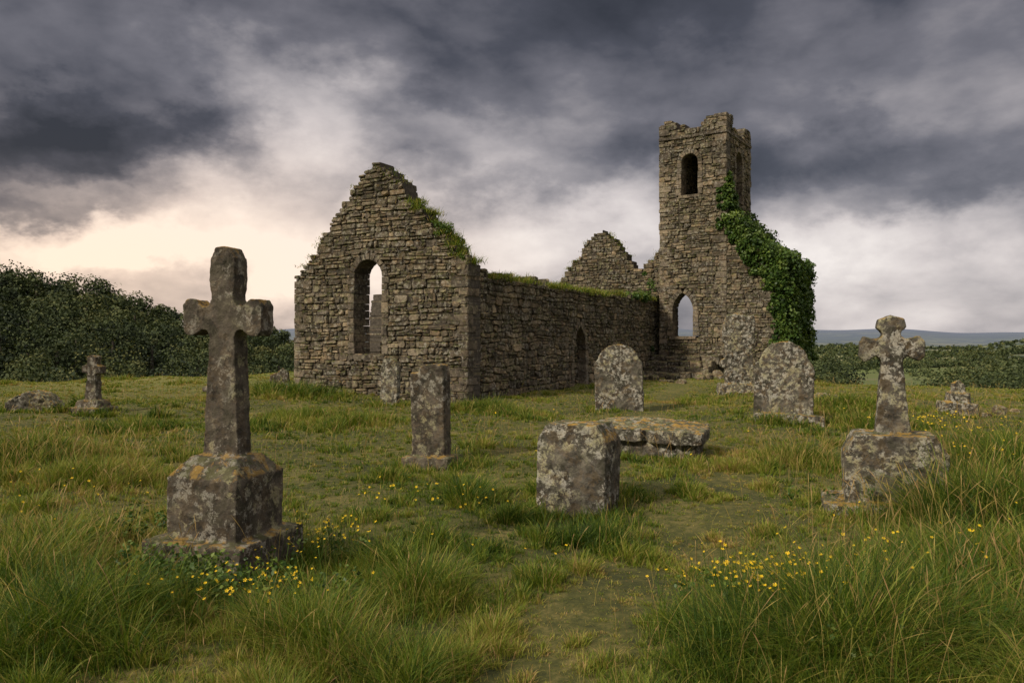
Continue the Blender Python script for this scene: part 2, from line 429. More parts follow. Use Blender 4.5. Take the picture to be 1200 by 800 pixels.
acc=Acc(); rng=random.Random(9)
def fallen(c,n,r,smin=.1,smax=.3):
    for i in range(n):
        x=c[0]+rng.gauss(0,r);y=c[1]+rng.gauss(0,r*.5);z=tz(x,y)
        a=rng.uniform(0,3.14); l=rng.uniform(smin,smax); h=l*rng.uniform(.35,.7)
        fr=frame((x,y),(math.cos(a),math.sin(a)),(-math.sin(a),math.cos(a)))
        rubble(acc,-l/2,l/2,z-.05,z+h,-l*.4,l*.4,fr,rng)
fallen(P(4.5,-.8),12,1.0); fallen(P(-.6,9),12,2.2,.15,.38); fallen(PT(1,-2.2),18,1.0,.2,.5); fallen(P(-.5,13),16,1.2,.2,.48)
fallen((-8.3,24),6,.8); fallen((10.5,17.5),4,.5); fallen(PT(-2.,-.8),10,.8,.2,.45)
acc.obj('fallen_stones',CM)

# ------------------------------------------------------------------ gravestones
tex1=bpy.data.textures.new('wear_large','CLOUDS'); tex1.noise_scale=.16; tex1.noise_depth=4
tex2=bpy.data.textures.new('wear_fine','CLOUDS'); tex2.noise_scale=.035; tex2.noise_depth=4
excl=[]
class Stone:
    def __init__(s): s.bm=bmesh.new()
    def poly(s,pts,y0,y1,taper=1.):
        bm=s.bm
        f=[bm.verts.new((p[0],y0,p[1])) for p in pts]; b=[bm.verts.new((p[0],y1,p[1])) for p in pts]
        k=len(pts); bm.faces.new(f); bm.faces.new(b[::-1])
        for i in range(k): bm.faces.new((f[i],b[i],b[(i+1)%k],f[(i+1)%k]))
    def plan(s,pts,z0,z1s):
        bm=s.bm
        f=[bm.verts.new((p[0],p[1],z0)) for p in pts]; b=[bm.verts.new((p[0],p[1],z)) for p,z in zip(pts,z1s)]
        k=len(pts); bm.faces.new(f[::-1]); bm.faces.new(b)
        for i in range(k): bm.faces.new((f[i],f[(i+1)%k],b[(i+1)%k],b[i]))
    def frus(s,w0,d0,z0,w1,d1,z1,c=.0,off=(0,0)):
        bm=s.bm; rings=[]
        for (w_,d_,z_) in ((w0,d0,z0),(w1,d1,z1)):
            W=w_/2;D=d_/2;c_=max(c,.001)
            pts=[(-W+c_,-D),(W-c_,-D),(W,-D+c_),(W,D-c_),(W-c_,D),(-W+c_,D),(-W,D-c_),(-W,-D+c_)]
            rings.append([bm.verts.new((p[0]+off[0],p[1]+off[1],z_)) for p in pts])
        bm.faces.new(rings[0][::-1]); bm.faces.new(rings[1])
        for i in range(8): j=(i+1)%8; bm.faces.new((rings[0][i],rings[0][j],rings[1][j],rings[1][i]))
    def done(s,name,x,y,rot,mat,vox=.016,wear=.03,lean=(0,0),ex=None,sink=.0,smooth=1):
        bmesh.ops.recalc_face_normals(s.bm,faces=s.bm.faces)
        me=bpy.data.meshes.new(name); s.bm.to_mesh(me); s.bm.free(); me.materials.append(mat)
        ob=link(bpy.data.objects.new(name,me)); ob.location=(x,y,tz(x,y)-sink); ob.rotation_euler=(math.radians(lean[0]),math.radians(lean[1]),math.radians(rot))
        r=ob.modifiers.new('r','REMESH'); r.mode='VOXEL'; r.voxel_size=vox; r.use_smooth_shade=True
        sm_=ob.modifiers.new('s','SMOOTH'); sm_.factor=.5; sm_.iterations=smooth
        for tx,st in ((tex1,wear),(tex2,wear*.6)):
            d=ob.modifiers.new('d','DISPLACE'); d.texture=tx; d.strength=st; d.mid_level=.5; d.texture_coords='LOCAL'
        if ex: excl.append((x,y,ex[0]/2,ex[1]/2,math.radians(rot)))
        return ob
def mirror(h): return h+[(-a,b) for a,b in reversed(h) if abs(a)>1e-6]
# 1 big left cross
s=Stone()
s.frus(.82,.82,-.2,.80,.80,.27); s.frus(.57,.57,.2,.585,.585,.70); s.frus(.585,.585,.70,.38,.32,.84)
s.poly(mirror([(.155,.75),(.115,1.60),(.105,1.70),(.125,1.75),(.17,1.76),(.235,1.715),(.305,1.715),(.33,1.75),(.33,1.94),(.30,1.98),(.235,1.98),(.17,1.925),(.125,1.93),(.095,1.98),(.10,2.05),(.108,2.10),(.108,2.28),(.06,2.36),(0,2.37)]),-.08,.08)
X,Y=px(265,664); s.done('stone_cross_monument',X,Y,-16,M_grave2,.011,.020,(0,.6),(.80,.80))
# 2 right cross
s=Stone()
s.frus(1.2,.85,-.2,1.16,.80,.14,0,(-.08,-.08))
s.poly([(-.45,.02),(-.46,.60),(-.35,.80),(.35,.80),(.46,.62),(.45,.02)],-.27,.27)
s.poly(mirror([(.165,.75),(.10,1.44),(.095,1.52),(.14,1.57),(.18,1.54),(.25,1.51),(.295,1.56),(.295,1.70),(.25,1.765),(.18,1.74),(.12,1.735),(.08,1.775),(.09,1.81),(.135,1.85),(.115,1.93),(0,1.97)]),-.085,.085)
X,Y=px(1047,594); s.done('stone_cross_monument',X,Y,-20,M_grave,.011,.024,(0,-.8),(1.1,.78))
# 3 small far left cross
s=Stone()
s.frus(.75,.75,-.2,.72,.72,.14); s.frus(.6,.5,.1,.5,.42,.3)
s.poly(mirror([(.15,.28),(.11,.85),(.13,.9),(.22,.9),(.23,1.05),(.13,1.08),(.1,1.12),(.12,1.26),(0,1.3)]),-.1,.1)
X,Y=px(109,484); s.done('stone_cross_monument',X,Y,-8,M_grave2,.02,.03,(0,1.5),(.7,.7))
s=Stone(); s.poly([(-.5,-.1),(-.5,.2),(-.25,.36),(.0,.43),(.3,.33),(.48,.14),(.5,-.1)],-.3,.3)
X,Y=px(42,485); s.done('fallen_gravestone',X,Y,10,M_grave,.025,.08,(0,0),(.9,.5))
# 5 pillar stone
s=Stone(); s.frus(.72,.5,-.2,.68,.46,.15)
s.poly([(-.245,.08),(-.25,1.15),(-.25,1.26),(-.13,1.27),(-.11,1.35),(.10,1.38),(.22,1.36),(.25,1.22),(.24,.08)],-.11,.11)
X,Y=px(506,543); s.done('gravestone',X,Y,-20,M_grave2,.014,.03,(0,-1),(.68,.46))
s=Stone(); s.poly([(-.26,-.2),(-.25,1.0),(-.18,1.16),(0,1.22),(.17,1.14),(.25,.95),(.26,-.2)],-.08,.08)
X,Y=px(457,473); s.done('gravestone',X,Y,-25,M_grave,.02,.035,(3,4),(.5,.2))
# 7 rounded headstone
s=Stone(); pts=[(-.55,-.2),(-.55,1.08),(-.5,1.14)]+[(-.47*math.cos(t),1.12+.40*math.sin(t)) for t in np.linspace(.1,math.pi-.1,13)]+[(.5,1.14),(.55,1.08),(.55,-.2)]
s.poly(pts,-.11,.11); X,Y=px(726,481); s.done('gravestone',X,Y,-12,M_grave,.018,.04,(-2,-1.5),(1.1,.25))
# 8 foreground block
s=Stone(); s.poly([(-.36,-.2),(-.37,.72),(-.27,.89),(.26,.91),(.37,.74),(.36,-.2)],-.24,.24)
X,Y=px(677,590); s.done('block_gravestone',X,Y,-26,M_grave,.011,.03,(-1,1),(.70,.46))
# 9 low broken slab tomb
s=Stone(); s.frus(1.45,.85,-.2,1.4,.8,.26)
pp=[(-.80,-.42),(-.45,-.52),(-.05,-.49),(.02,-.42),(.10,-.50),(.55,-.52),(.80,-.44),(.82,.1),(.76,.48),(.2,.52),(-.3,.46),(-.78,.50),(-.82,.0)]
s.plan(pp,.24,[.40,.42,.44,.40,.43,.44,.40,.42,.41,.45,.46,.40,.42])
X,Y=px(768,534); Y+=.35; s.done('slab_tomb',X,Y,-22,M_grave,.014,.05,(3.,1.5),(1.45,.8),.03)
# 10 ornate tall stone
s=Stone(); s.frus(1.3,.7,-.2,1.2,.6,.28); 
s.poly([(-.42,.2),(-.42,.75),(-.55,.8),(-.55,1.0),(-.40,1.05),(-.42,1.5),(-.5,1.6),(-.48,2.1),(-.38,2.4),(-.1,2.46),(.2,2.38),(.4,2.4),(.46,2.1),(.44,1.55),(.36,1.45),(.40,.95),(.5,.8),(.48,.2)],-.16,.16)
X,Y=px(865,459); s.done('gravestone',X,Y,-10,M_grave,.022,.08,(0,1),(1.1,.5))
# 11 big rounded
s=Stone(); s.frus(1.3,.6,-.2,1.26,.54,.16,0,(.12,-.1))
pts=[(-.54,.05),(-.56,1.0),(-.54,1.12),(-.46,1.2)]+[(-.44*math.cos(t),1.2+.38*math.sin(t)) for t in np.linspace(.15,math.pi-.15,13)]+[(.47,1.2),(.55,1.08),(.56,1.0),(.55,.05)]
s.poly(pts,-.12,.12); X,Y=px(917,496); s.done('gravestone',X,Y,-20,M_grave,.016,.04,(-3,1.5),(1.2,.46))
# 12 stump
s=Stone(); s.frus(.8,.6,-.2,.72,.5,.28); s.frus(.5,.4,.2,.42,.34,.5,.04); s.poly([(-.12,.4),(-.14,.7),(0,.78),(.13,.66),(.14,.4)],-.1,.1)
X,Y=px(1121,483); s.done('broken_stone_cross',X,Y,-15,M_grave,.02,.05,(0,3),(.7,.5))
for (xx,yy,h_,r_) in ((322,453,.55,5),(334,455,.75,-6)):
    s=Stone(); s.poly([(-.2,-.2),(-.19,h_*.8),(0,h_),(.18,h_*.78),(.2,-.2)],-.07,.07)
    X,Y=px(xx,yy); s.done('gravestone',X,Y,r_,M_grave2,.025,.03,(0,r_))
s=Stone(); s.poly([(-.35,-.1),(-.3,.1),(0,.2),(.3,.12),(.35,-.1)],-.2,.2)
X,Y=px(965,470); s.done('fallen_gravestone',X,Y,10,M_grave,.025,.05)

# ------------------------------------------------------------------ grass
def blades(Pn,L,az,lean,W,tint,ts,ws,tw=1.2):
    n=len(Pn); ts=np.array(ts); ws=np.array(ws); k=len(ts)
    hx=np.cos(az);hy=np.sin(az)
    a2=az+np.pi/2+np.random.uniform(-tw,tw,n); wx=np.cos(a2);wy=np.sin(a2)
    V=np.zeros((n,k,2,3),np.float32)
    for i in range(k):
        t=ts[i]; ho=lean*L*t**1.8; z=L*(t-np.minimum(.42*lean,.85)*t**2.2)
        cx=Pn[:,0]+hx*ho; cy=Pn[:,1]+hy*ho; cz=Pn[:,2]+z
        ww=W*ws[i]*.5
        for sd,sg in ((0,-1),(1,1)):
            V[:,i,sd,0]=cx+sg*wx*ww; V[:,i,sd,1]=cy+sg*wy*ww; V[:,i,sd,2]=cz
    base=(np.arange(n)*k*2)[:,None]; i=np.arange(k-1)[None,:]
    Q=np.stack([base+i*2,base+i*2+1,base+i*2+3,base+i*2+2],-1).reshape(-1,4)
    return V.reshape(-1,3),Q,np.repeat(tint,k*2)
def merge(parts):
    Vs=[];Qs=[];Ts=[];o=0
    for V,Q,t in parts: Vs.append(V);Qs.append(Q+o);Ts.append(t);o+=len(V)
    return np.concatenate(Vs),np.concatenate(Qs),np.concatenate(Ts)
tuss=[(1000,785,.40,.38),(1100,750,.52,.50),(1180,700,.6,.56),(1195,620,.8,.50),(1130,620,.45,.32),(950,735,.33,.26),(880,785,.33,.26),(1190,545,.9,.36),
 (385,770,.24,.36),(320,740,.25,.22),(500,695,.27,.40),(440,655,.28,.18),(580,735,.14,.14),(765,645,.24,.34),(700,630,.25,.22),(815,660,.16,.18),(850,545,.5,.36),(940,540,.55,.36),(820,580,.25,.22),
 (30,545,.8,.38),(110,570,.6,.28),(60,655,.5,.26),(160,730,.36,.28),(30,770,.45,.40),(10,700,.45,.36),(350,490,.9,.28),(420,500,.7,.26),(300,500,.6,.2),(600,605,.25,.16),(560,575,.3,.18),
 (1150,530,.7,.32),(1020,500,.7,.26),(150,500,.9,.26),(990,480,1.3,.3),(470,790,.2,.22),(640,680,.16,.14),(560,480,.8,.28),(600,485,.7,.22),(800,470,1.,.22),(340,465,1.5,.4),(270,650,.4,.1)]
tuss=[px(a,b)+(r,h) for a,b,r,h in tuss]
NB_=len(tuss)
rt=random.Random(77)
for i in range(250):
    d=3.2*math.exp(rt.random()*2.35); a=rt.uniform(-.8,.8)
    tuss.append((a*d,d,rt.uniform(.07,.16)*(1+d/12),rt.uniform(.06,.22)))
def fieldn(x,y,s,o=0.):
    return (np.sin(x*s+o)*np.cos(y*s*1.13+o*2)+.6*np.sin((x+y*.7)*s*2.1+o*3)+.5*np.cos((x*.6-y)*s*3.7+o))/2.1
path=[(-.1,3.0),(.05,3.9),(.6,5.0),(1.4,6.2),(2.2,7.8),(2.8,9.6),(3.0,12),(2.6,16),(4.5,22),(6.5,29)]
def pdist(x,y):
    d=np.full(x.shape,9.)
    for (a,b) in zip(path[:-1],path[1:]):
        ax,ay=a;bx,by=b; vx,vy=bx-ax,by-ay; t=np.clip(((x-ax)*vx+(y-ay)*vy)/(vx*vx+vy*vy),0,1)
        d=np.minimum(d,np.hypot(x-ax-t*vx,y-ay-t*vy))
    return d
def hmap(x,y):
    h=.054+.018*fieldn(x,y,.9,1.)+.026*fieldn(x,y,3.1,2.)+.02*fieldn(x,y,7.3,5.)
    for (a,b,r,hh) in tuss: h=h+hh*np.exp(-((x-a)**2+(y-b)**2)/(r*r))
    for (a,b,hw,hd,ro) in excl: 
        rr=max(hw,hd)+.12; h=h+.10*np.exp(-((np.hypot(x-a,y-b)-rr)/.2)**2)
    pd=pdist(x,y); k=sm(.18,.55,pd)
    h=h*(.30+.70*k)
    return np.clip(h,.022,.66)
def keep(x,y):
    m=np.ones(x.shape,bool)
    for (a,b,hw,hd,ro) in excl:
        c,s_=math.cos(-ro),math.sin(-ro); u=(x-a)*c-(y-b)*s_; v=(x-a)*s_+(y-b)*c
        m&=~((np.abs(u)<hw)&(np.abs(v)<hd))
    return m
def sample(n,d0,d1,p=.4):
    q=np.random.rand(n); d=(d0**p+q*(d1**p-d0**p))**(1/p)
    a=np.random.uniform(-.88,.88,n); return a*d,d
def tintf(x,y,n):
    t=.42+.13*fieldn(x,y,.55,4.)+.13*fieldn(x,y,1.9,7.)
    pd=pdist(x,y); t=t+.22*(1-sm(.15,.6,pd))
    t=t+.13*sm(9,30,y)+.08*sm(1.2,5,x)*(1-sm(8,14,y))+.08*(1-sm(-4,-1.6,x))*(1-sm(8,14,y))
    return t
parts=[]
NT=16000; nb_=38
tx,ty=sample(NT,2.5,48,.5)
tx=[tx];_ty=[ty]
for a,b,r,h in tuss[:NB_]:
    m_=int(66*r/.5); tx.append(a+r*.6*np.random.randn(m_)); _ty.append(b+r*.6*np.random.randn(m_))
for a,b,r,h in tuss[NB_:]:
    tx.append(a+r*.5*np.random.randn(6)); _ty.append(b+r*.5*np.random.randn(6))
tx=np.concatenate(tx); ty=np.concatenate(_ty); NT=len(tx)
H=hmap(tx,ty)*np.random.uniform(.6,1.4,NT)
Rt=(.03+.28*H)*np.random.uniform(.7,1.3,NT)*(1+ty/40)
ttint=tintf(tx,ty,NT)+np.random.randn(NT)*.12-.42*np.clip(H-.12,0,.35)
idx=np.repeat(np.arange(NT),nb_)
n=len(idx); rr=np.sqrt(np.random.rand(n)); th=np.random.uniform(0,2*np.pi,n)
bx=tx[idx]+rr*Rt[idx]*np.cos(th)*.7; by=ty[idx]+rr*Rt[idx]*np.sin(th)*.7
az=th+np.random.randn(n)*.5; lean=(.12+.75*rr*np.random.uniform(.4,1.2,n))*(1+1.6*np.clip(H[idx]-.15,0,.35))
dry=np.random.rand(n)<.12
L=H[idx]*np.random.uniform(.45,1.25,n)*(1.1-.3*rr)
D=np.hypot(bx,by)
W=.0038*(np.maximum(D,3)/4)**.85*np.random.uniform(.6,1.4,n)
tint=np.clip(ttint[idx]+np.random.randn(n)*.09+dry*.4,0,1)
k=keep(bx,by); z=terr(bx,by)-.01
Pn=np.stack([bx,by,z],-1)
near=(D<9)&k; farm=(D>=9)&k
parts.append(blades(Pn[near],L[near],az[near],lean[near],W[near],tint[near],[0,.35,.7,1],[1,.95,.65,.08]))
parts.append(blades(Pn[farm],L[farm],az[farm],lean[farm],W[farm],tint[farm],[0,.5,1],[1,.85,.1]))
n=300000; bx,by=sample(n,2.5,50,.6); hh=hmap(bx,by); L=np.clip(hh*.8,.025,.18)*np.random.uniform(.5,1.4,n)
D=np.hypot(bx,by); W=.0042*(np.maximum(D,3)/4)**.85*np.random.uniform(.6,1.5,n)
tint=np.clip(tintf(bx,by,n)-.03+np.random.randn(n)*.16+(np.random.rand(n)<.12)*.35,0,1)
k=keep(bx,by)&((np.random.rand(n)<.55)|(pdist(bx,by)>.28)); Pn=np.stack([bx,by,terr(bx,by)-.01],-1)
parts.append(blades(Pn[k],L[k],np.random.uniform(0,6.28,n)[k],np.random.uniform(.1,1.2,n)[k],W[k],tint[k],[0,.5,1],[1,.85,.1]))
def stalks(cx,cy,r,n,h):
    x=cx+r*np.random.randn(n);y=cy+r*np.random.randn(n)
    kk=keep(x,y)&(np.hypot(x,y)>2.4)&(pdist(x,y)>.5); x=x[kk];y=y[kk];m=len(x)
    D=np.hypot(x,y)
    return blades(np.stack([x,y,terr(x,y)],-1),h*np.random.uniform(.6,1.2,m),np.random.uniform(0,6.28,m),np.random.uniform(.1,.6,m),.0020*(D/4)**.6*np.ones(m),np.clip(np.random.uniform(.8,1.0,m),0,1),[0,.5,.78,.9,1],[1,.9,.9,2.8,.5],3.)
for (a,b,r,n_,h_) in ((1100,720,.8,460,.62),(1180,620,.9,480,.66),(1000,760,.5,180,.5),(1160,540,1.2,360,.6),(40,560,1.0,380,.54),(50,690,.7,320,.48),(150,540,1.2,200,.40),(860,540,.8,110,.48),(960,540,.8,140,.5),(420,520,1.5,120,.38),(760,480,2,110,.42),(1000,490,2,220,.45),(560,500,1.6,120,.38),(100,480,3,320,.45),(1140,480,3,320,.45),(390,750,.4,70,.36),(765,640,.3,36,.38)):
    cx,cy=px(a,b); parts.append(stalks(cx,cy,r,n_,h_))
sx_,sy_=sample(3000,3,45)
parts.append(blades(np.stack([sx_,sy_,terr(sx_,sy_)],-1),np.random.uniform(.12,.28,3000),np.random.uniform(0,6.28,3000),np.random.uniform(.1,.5,3000),.0020*(sy_/4)**.6,np.random.uniform(.7,1,3000),[0,.5,.78,.9,1],[1,.9,.9,2.6,.5],3.))
V,Q,t=merge(parts); link(fast_mesh('grass',V,Q,M_grass,{'tint':t}))
print('grass quads',len(Q))

# wall-top grass
parts=[]
def topgrass(pts,n,h=.22):
    pts=np.array(pts); i=np.random.randint(0,len(pts),n); p=pts[i]+np.random.randn(n,3)*np.array([.12,.12,.03])
    parts.append(blades(p,h*np.random.uniform(.4,1.3,n),np.random.uniform(0,6.28,n),np.random.uniform(.3,1.4,n),.016*np.random.uniform(.6,1.3,n),np.clip(.50+.2*np.random.randn(n),0,1),[0,.5,1],[1,.8,.1]))
pts=[]
for s_ in np.arange(.1,16,.1):
    if nz(s_*.9,9)>-.16:
        z_=float(sp(s_)[0])-.04
        for k in range(2): q=P(random.uniform(-.02,.6),s_); pts.append((q[0],q[1],z_))
topgrass(pts,12000,.2)
pts=[]
for t_ in np.arange(.05,2.0,.07):
    z_=float(gp(t_)[0])-.08
    for k in range(2): q=P(t_,random.uniform(.0,.65)); pts.append((q[0],q[1],z_))
topgrass(pts,3800,.22)
pts=[]
for t_ in np.arange(2.0,6.,.1):
    if nz(t_*2.3,4)>-.1:
        z_=float(gp(t_)[0])-.05; q=P(t_,random.uniform(.0,.6)); pts.append((q[0],q[1],z_))
topgrass(pts,1300,.10)
pts=[]
for t_ in np.arange(0,6.,.12):
    if nz(t_*1.3,4)>-.15:
        z_=float(fp(t_)[0])-.05; q=P(t_-.25,17+random.uniform(.0,.6)); pts.append((q[0],q[1],z_))
topgrass(pts,1500,.15)
V,Q,t=merge(parts); link(fast_mesh('wall_top_grass',V,Q,M_grass,{'tint':t}))

# ------------------------------------------------------------------ leaves
def leaves(C,N,S,tint,asp=.65):
    n=len(C); N=N/np.linalg.norm(N,axis=1,keepdims=True)
    r=np.random.randn(n,3); A=np.cross(N,r); A/=np.linalg.norm(A,axis=1,keepdims=True); Bv=np.cross(N,A)
    S=S[:,None]; V=np.stack([C-A*S,C+Bv*S*asp-A*S*.1,C+A*S,C-Bv*S*asp-A*S*.1],1)
    V[:,2]-=N*S*.25; V[:,0]-=N*S*.15
    Q=np.arange(n*4).reshape(-1,4); return V.reshape(-1,3),Q,np.repeat(tint,4)
def lumps(cs,rs,per,size,tb=.5,rnd=.7,flat=1.,lt=None,szs=None):
    cs=np.array(cs);rs=np.array(rs); i=np.repeat(np.arange(len(cs)),per); n=len(i)
    d=np.random.randn(n,3); d/=np.linalg.norm(d,axis=1,keepdims=True)
    rad=rs[i]*np.random.uniform(.65,1.08,n)
    C=cs[i]+d*rad[:,None]*np.array([1,1,flat])
    N=d+np.random.randn(n,3)*rnd+np.array([0,0,.3])
    if lt is None: lt=np.random.randn(len(cs))*.14
    else: lt=np.array(lt)
    sz=size if szs is None else np.array(szs)[i]
    return leaves(C,N,sz*np.random.uniform(.6,1.3,n),np.clip(tb+lt[i]+np.random.randn(n)*.13+.24*d[:,2],0,1))  # last term paints top light: tint lighter toward each lump's top
cs=[];rs=[]
def ivp(u,v,z,r,jit=.1):
    q=FC-gt*u+wt*v; cs.append((q[0]+random.gauss(0,jit),q[1]+random.gauss(0,jit),z+random.gauss(0,jit))); rs.append(r*random.uniform(.6,1.4))
for i in range(170):
    u=random.uniform(0,2.45); v=random.uniform(-.05,3.4); z=np.interp(u,[0,.5,1.2,2.35],[6.9,6.4,5.6,4.75]); ivp(u,v,z,.27)
for i in range(280):
    v=random.uniform(.15,3.6); z=4.85-4.3*random.random()**1.05; ivp(2.42+random.random()*.15,v,z,.26)
for i in range(120):
    u=random.uniform(.1,2.3); z=np.interp(u,[0,.5,1.2,2.35],[6.75,6.25,5.45,4.6])-random.random()**1.6*(.6+1.1*u/2.3); ivp(u,-.03,z,.18,.05)
for i in range(70):
    z=4.6-3.6*random.random()**1.2; ivp(2.35-random.random()**2*.4,-.02,z,.16,.04)
for i in range(56):
    z=random.uniform(6.4,8.1)
    v=random.uniform(.0,1.7*(8.6-z)/2.3+.2); ivp(.05,v,z,.16,.05)
for i in range(12): ivp(.04,random.uniform(0,.3),random.uniform(7.6,8.8),.11,.03)
for i in range(18): ivp(-random.random()*.3,-.03,random.uniform(6.3,8.0),.12,.03)
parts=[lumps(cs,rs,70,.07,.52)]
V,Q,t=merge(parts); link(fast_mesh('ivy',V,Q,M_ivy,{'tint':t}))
cs=[];rs=[]
for i in range(30):
    t_=random.uniform(.1,1.3); q=P(t_,random.uniform(.0,.6)); cs.append((q[0],q[1],float(gp(t_)[0])+random.uniform(-.12,.2)));rs.append(random.uniform(.06,.16))
V,Q,t=lumps(cs,rs,60,.032,.6); link(fast_mesh('wall_shrub',V,Q,M_ivy,{'tint':t}))
cs=[];rs=[]
for i in range(44):
    s_=random.uniform(12.6,16.6); q=P(random.uniform(-.1,.5),s_); z_=3.4+max(0,(s_-14.4))*.6*random.random()
    if s_>15.0: z_=random.uniform(1.2,4.6)
    cs.append((q[0],q[1],z_));rs.append(random.uniform(.10,.24))
V,Q,t=lumps(cs,rs,60,.055,.5); link(fast_mesh('wall_shrub',V,Q,M_ivy,{'tint':t}))
cs=[];rs=[]
for (a,b,r,n_) in ((255,705,.34,46),(200,695,.22,24),(310,710,.25,24),(910,740,.3,24),(860,700,.2,12),(1130,740,.35,20),(380,650,.2,10),(1010,590,.3,7),(150,640,.3,16),(1030,780,.3,16)):
    cx,cy=px(a,b)
    for i in range(n_):
        x=cx+random.gauss(0,r);y=cy+random.gauss(0,r*.6)
        if not keep(np.array([x]),np.array([y]))[0]: y-=.35
        cs.append((x,y,tz(x,y)+random.uniform(.04,.24)));rs.append(random.uniform(.05,.1))
V,Q,t=lumps(cs,rs,26,.018,.5,.8); link(fast_mesh('leafy_weeds',V,Q,M_ivy,{'tint':t}))

# flowers
FV=[];FQ=[];FT=[]
def flower(x,y,h,r):
    z=tz(x,y); lx=random.gauss(0,.04);ly=random.gauss(0,.04); b=len(FV); w_=.0018
    FV.extend([(x-w_,y,z),(x+w_,y,z),(x+lx+w_,y+ly,z+h),(x+lx-w_,y+ly,z+h)]); FQ.append((b,b+1,b+2,b+3)); FT.extend([.2]*4)
    tv=Vector((random.gauss(0,.5),random.gauss(0,.5)-.35,1)).normalized(); A=tv.orthogonal().normalized(); Bq=tv.cross(A); c=Vector((x+lx,y+ly,z+h)); tt=random.uniform(.6,1)
    for i in range(5):
        t0=i*1.2566; p=lambda t,rr,up: tuple(c+(A*math.cos(t)+Bq*math.sin(t))*rr+tv*up)
        b=len(FV); FV.extend([tuple(c),p(t0-.45,r*.8,r*.3),p(t0,r*1.1,r*.45),p(t0+.45,r*.8,r*.3)]); FQ.append((b,b+1,b+2,b+3)); FT.extend([tt]*4)
for (a,b,r,n_,h_) in ((890,740,.20,110,.34),(940,725,.16,40,.36),(870,710,.3,36,.30),(265,730,.24,50,.24),(320,720,.14,24,.26),(385,655,.2,60,.30),(500,605,.4,36,.24),(1100,525,.6,90,.5),(1060,700,.5,30,.45),(350,670,.2,16,.26),(980,700,.3,22,.40),(60,620,.8,34,.34),(560,640,.6,10,.15),(1180,560,.7,50,.46),(720,520,1.5,20,.2)):
    cx,cy=px(a,b)
    for i in range(n_):
        x=cx+random.gauss(0,r);y=cy+random.gauss(0,r*.8)
        if keep(np.array([x]),np.array([y]))[0]: flower(x,y,h_*random.uniform(.75,1.2),random.uniform(.0075,.013)*(max(1,y/6))**.5)
link(fast_mesh('yellow_wildflowers',FV,FQ,M_flower,{'tint':FT}))

# ------------------------------------------------------------------ distant trees
def trees(name,pos,hs,per,size):
    C=[];R_=[];tr=[];lt=[];sz=[]
    for (x,y),h in zip(pos,hs):
        z=tz(x,y); r=h*random.uniform(.36,.5); tt=random.gauss(0,.17); d=math.hypot(x,y); s_=size*d/120.
        for k in range(7):
            a=random.uniform(0,6.28); q=random.random()**.5*r*.65
            C.append((x+q*math.cos(a),y+q*math.sin(a),z+h*random.uniform(.35,.86)-q*.25));R_.append(r*random.uniform(.28,.52)); lt.append(tt+random.gauss(0,.07)); sz.append(s_)
        C.append((x,y,z+h*.42));R_.append(r*.8); lt.append(tt-.25); sz.append(s_*1.6)  # inner core lump tinted darker: crown shade painted into the leaves
        tr.append((x,y,z,h))
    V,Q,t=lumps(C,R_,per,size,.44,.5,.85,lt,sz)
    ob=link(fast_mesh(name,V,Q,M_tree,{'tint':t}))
    bm=bmesh.new()
    for x,y,z,h in tr:
        bmesh.ops.create_cone(bm,segments=5,radius1=h*.035,radius2=h*.015,depth=h*.6,cap_ends=False,matrix=Matrix.Translation((x,y,z+h*.28)))
    me=bpy.data.meshes.new('trunks'); bm.to_mesh(me); bm.free(); me.materials.append(M_mortar); o=bpy.data.objects.new('trunks',me); link(o,ob)
    return ob
pos=[];hs=[]
for i in range(520):
    d=random.uniform(94,214); a=random.uniform(-.95,-.265); y=d/math.sqrt(1+a*a); x=a*y
    pos.append((x,y)); hs.append(random.choice([5.,6.5,8.,10.5])*random.uniform(.85,1.15)*(1 if a<-.4 else .85))
trees('woodland_trees',pos,hs,100,.20)
pos=[];hs=[]
for i in range(66):
    a=random.uniform(.53,.86); d=random.uniform(95,160); y=d; x=a*y; z=tz(x,y)
    top=1.7-(random.uniform(9,40)+ (16 if a<.57 else 0))/900*d
    pos.append((x,y)); hs.append(max(3,top-z))
for i in range(16):
    a=random.uniform(.37,.42); d=random.uniform(150,220); y=d;x=a*y;z=tz(x,y)
    top=1.7-random.uniform(16,42)/900*d; pos.append((x,y)); hs.append(max(3,top-z))
trees('woodland_trees',pos,hs,130,.2)
cs=[];rs=[];sz=[]
rng=random.Random(4)
for k in range(110):
    a=rng.uniform(.25,.95) if rng.random()<.8 else rng.uniform(-.4,.3); d=rng.choice([480,560,650,760,900,1050,1250,1450])*rng.uniform(.92,1.08); L_=rng.uniform(40,260)*d/700; ang=rng.uniform(-.35,.35)
    clump=rng.random()<.35
    for q in np.arange(-L_/2,L_/2,4.2*d/500):
        x=a*d+q*math.cos(ang)+rng.gauss(0,1.5); y=d+q*math.sin(ang)+rng.gauss(0,22 if clump else 3)
        z=tz(x,y); r=rng.uniform(1.8,4.6)*(1.4 if clump else 1)
        cs.append((x,y,z+r*.5));rs.append(r); sz.append(.8*d/500)
V,Q,t=lumps(cs,rs,30,1.,.45,.6,.8,None,sz); link(fast_mesh('hedgerow_trees',V,Q,M_tree,{'tint':t}))

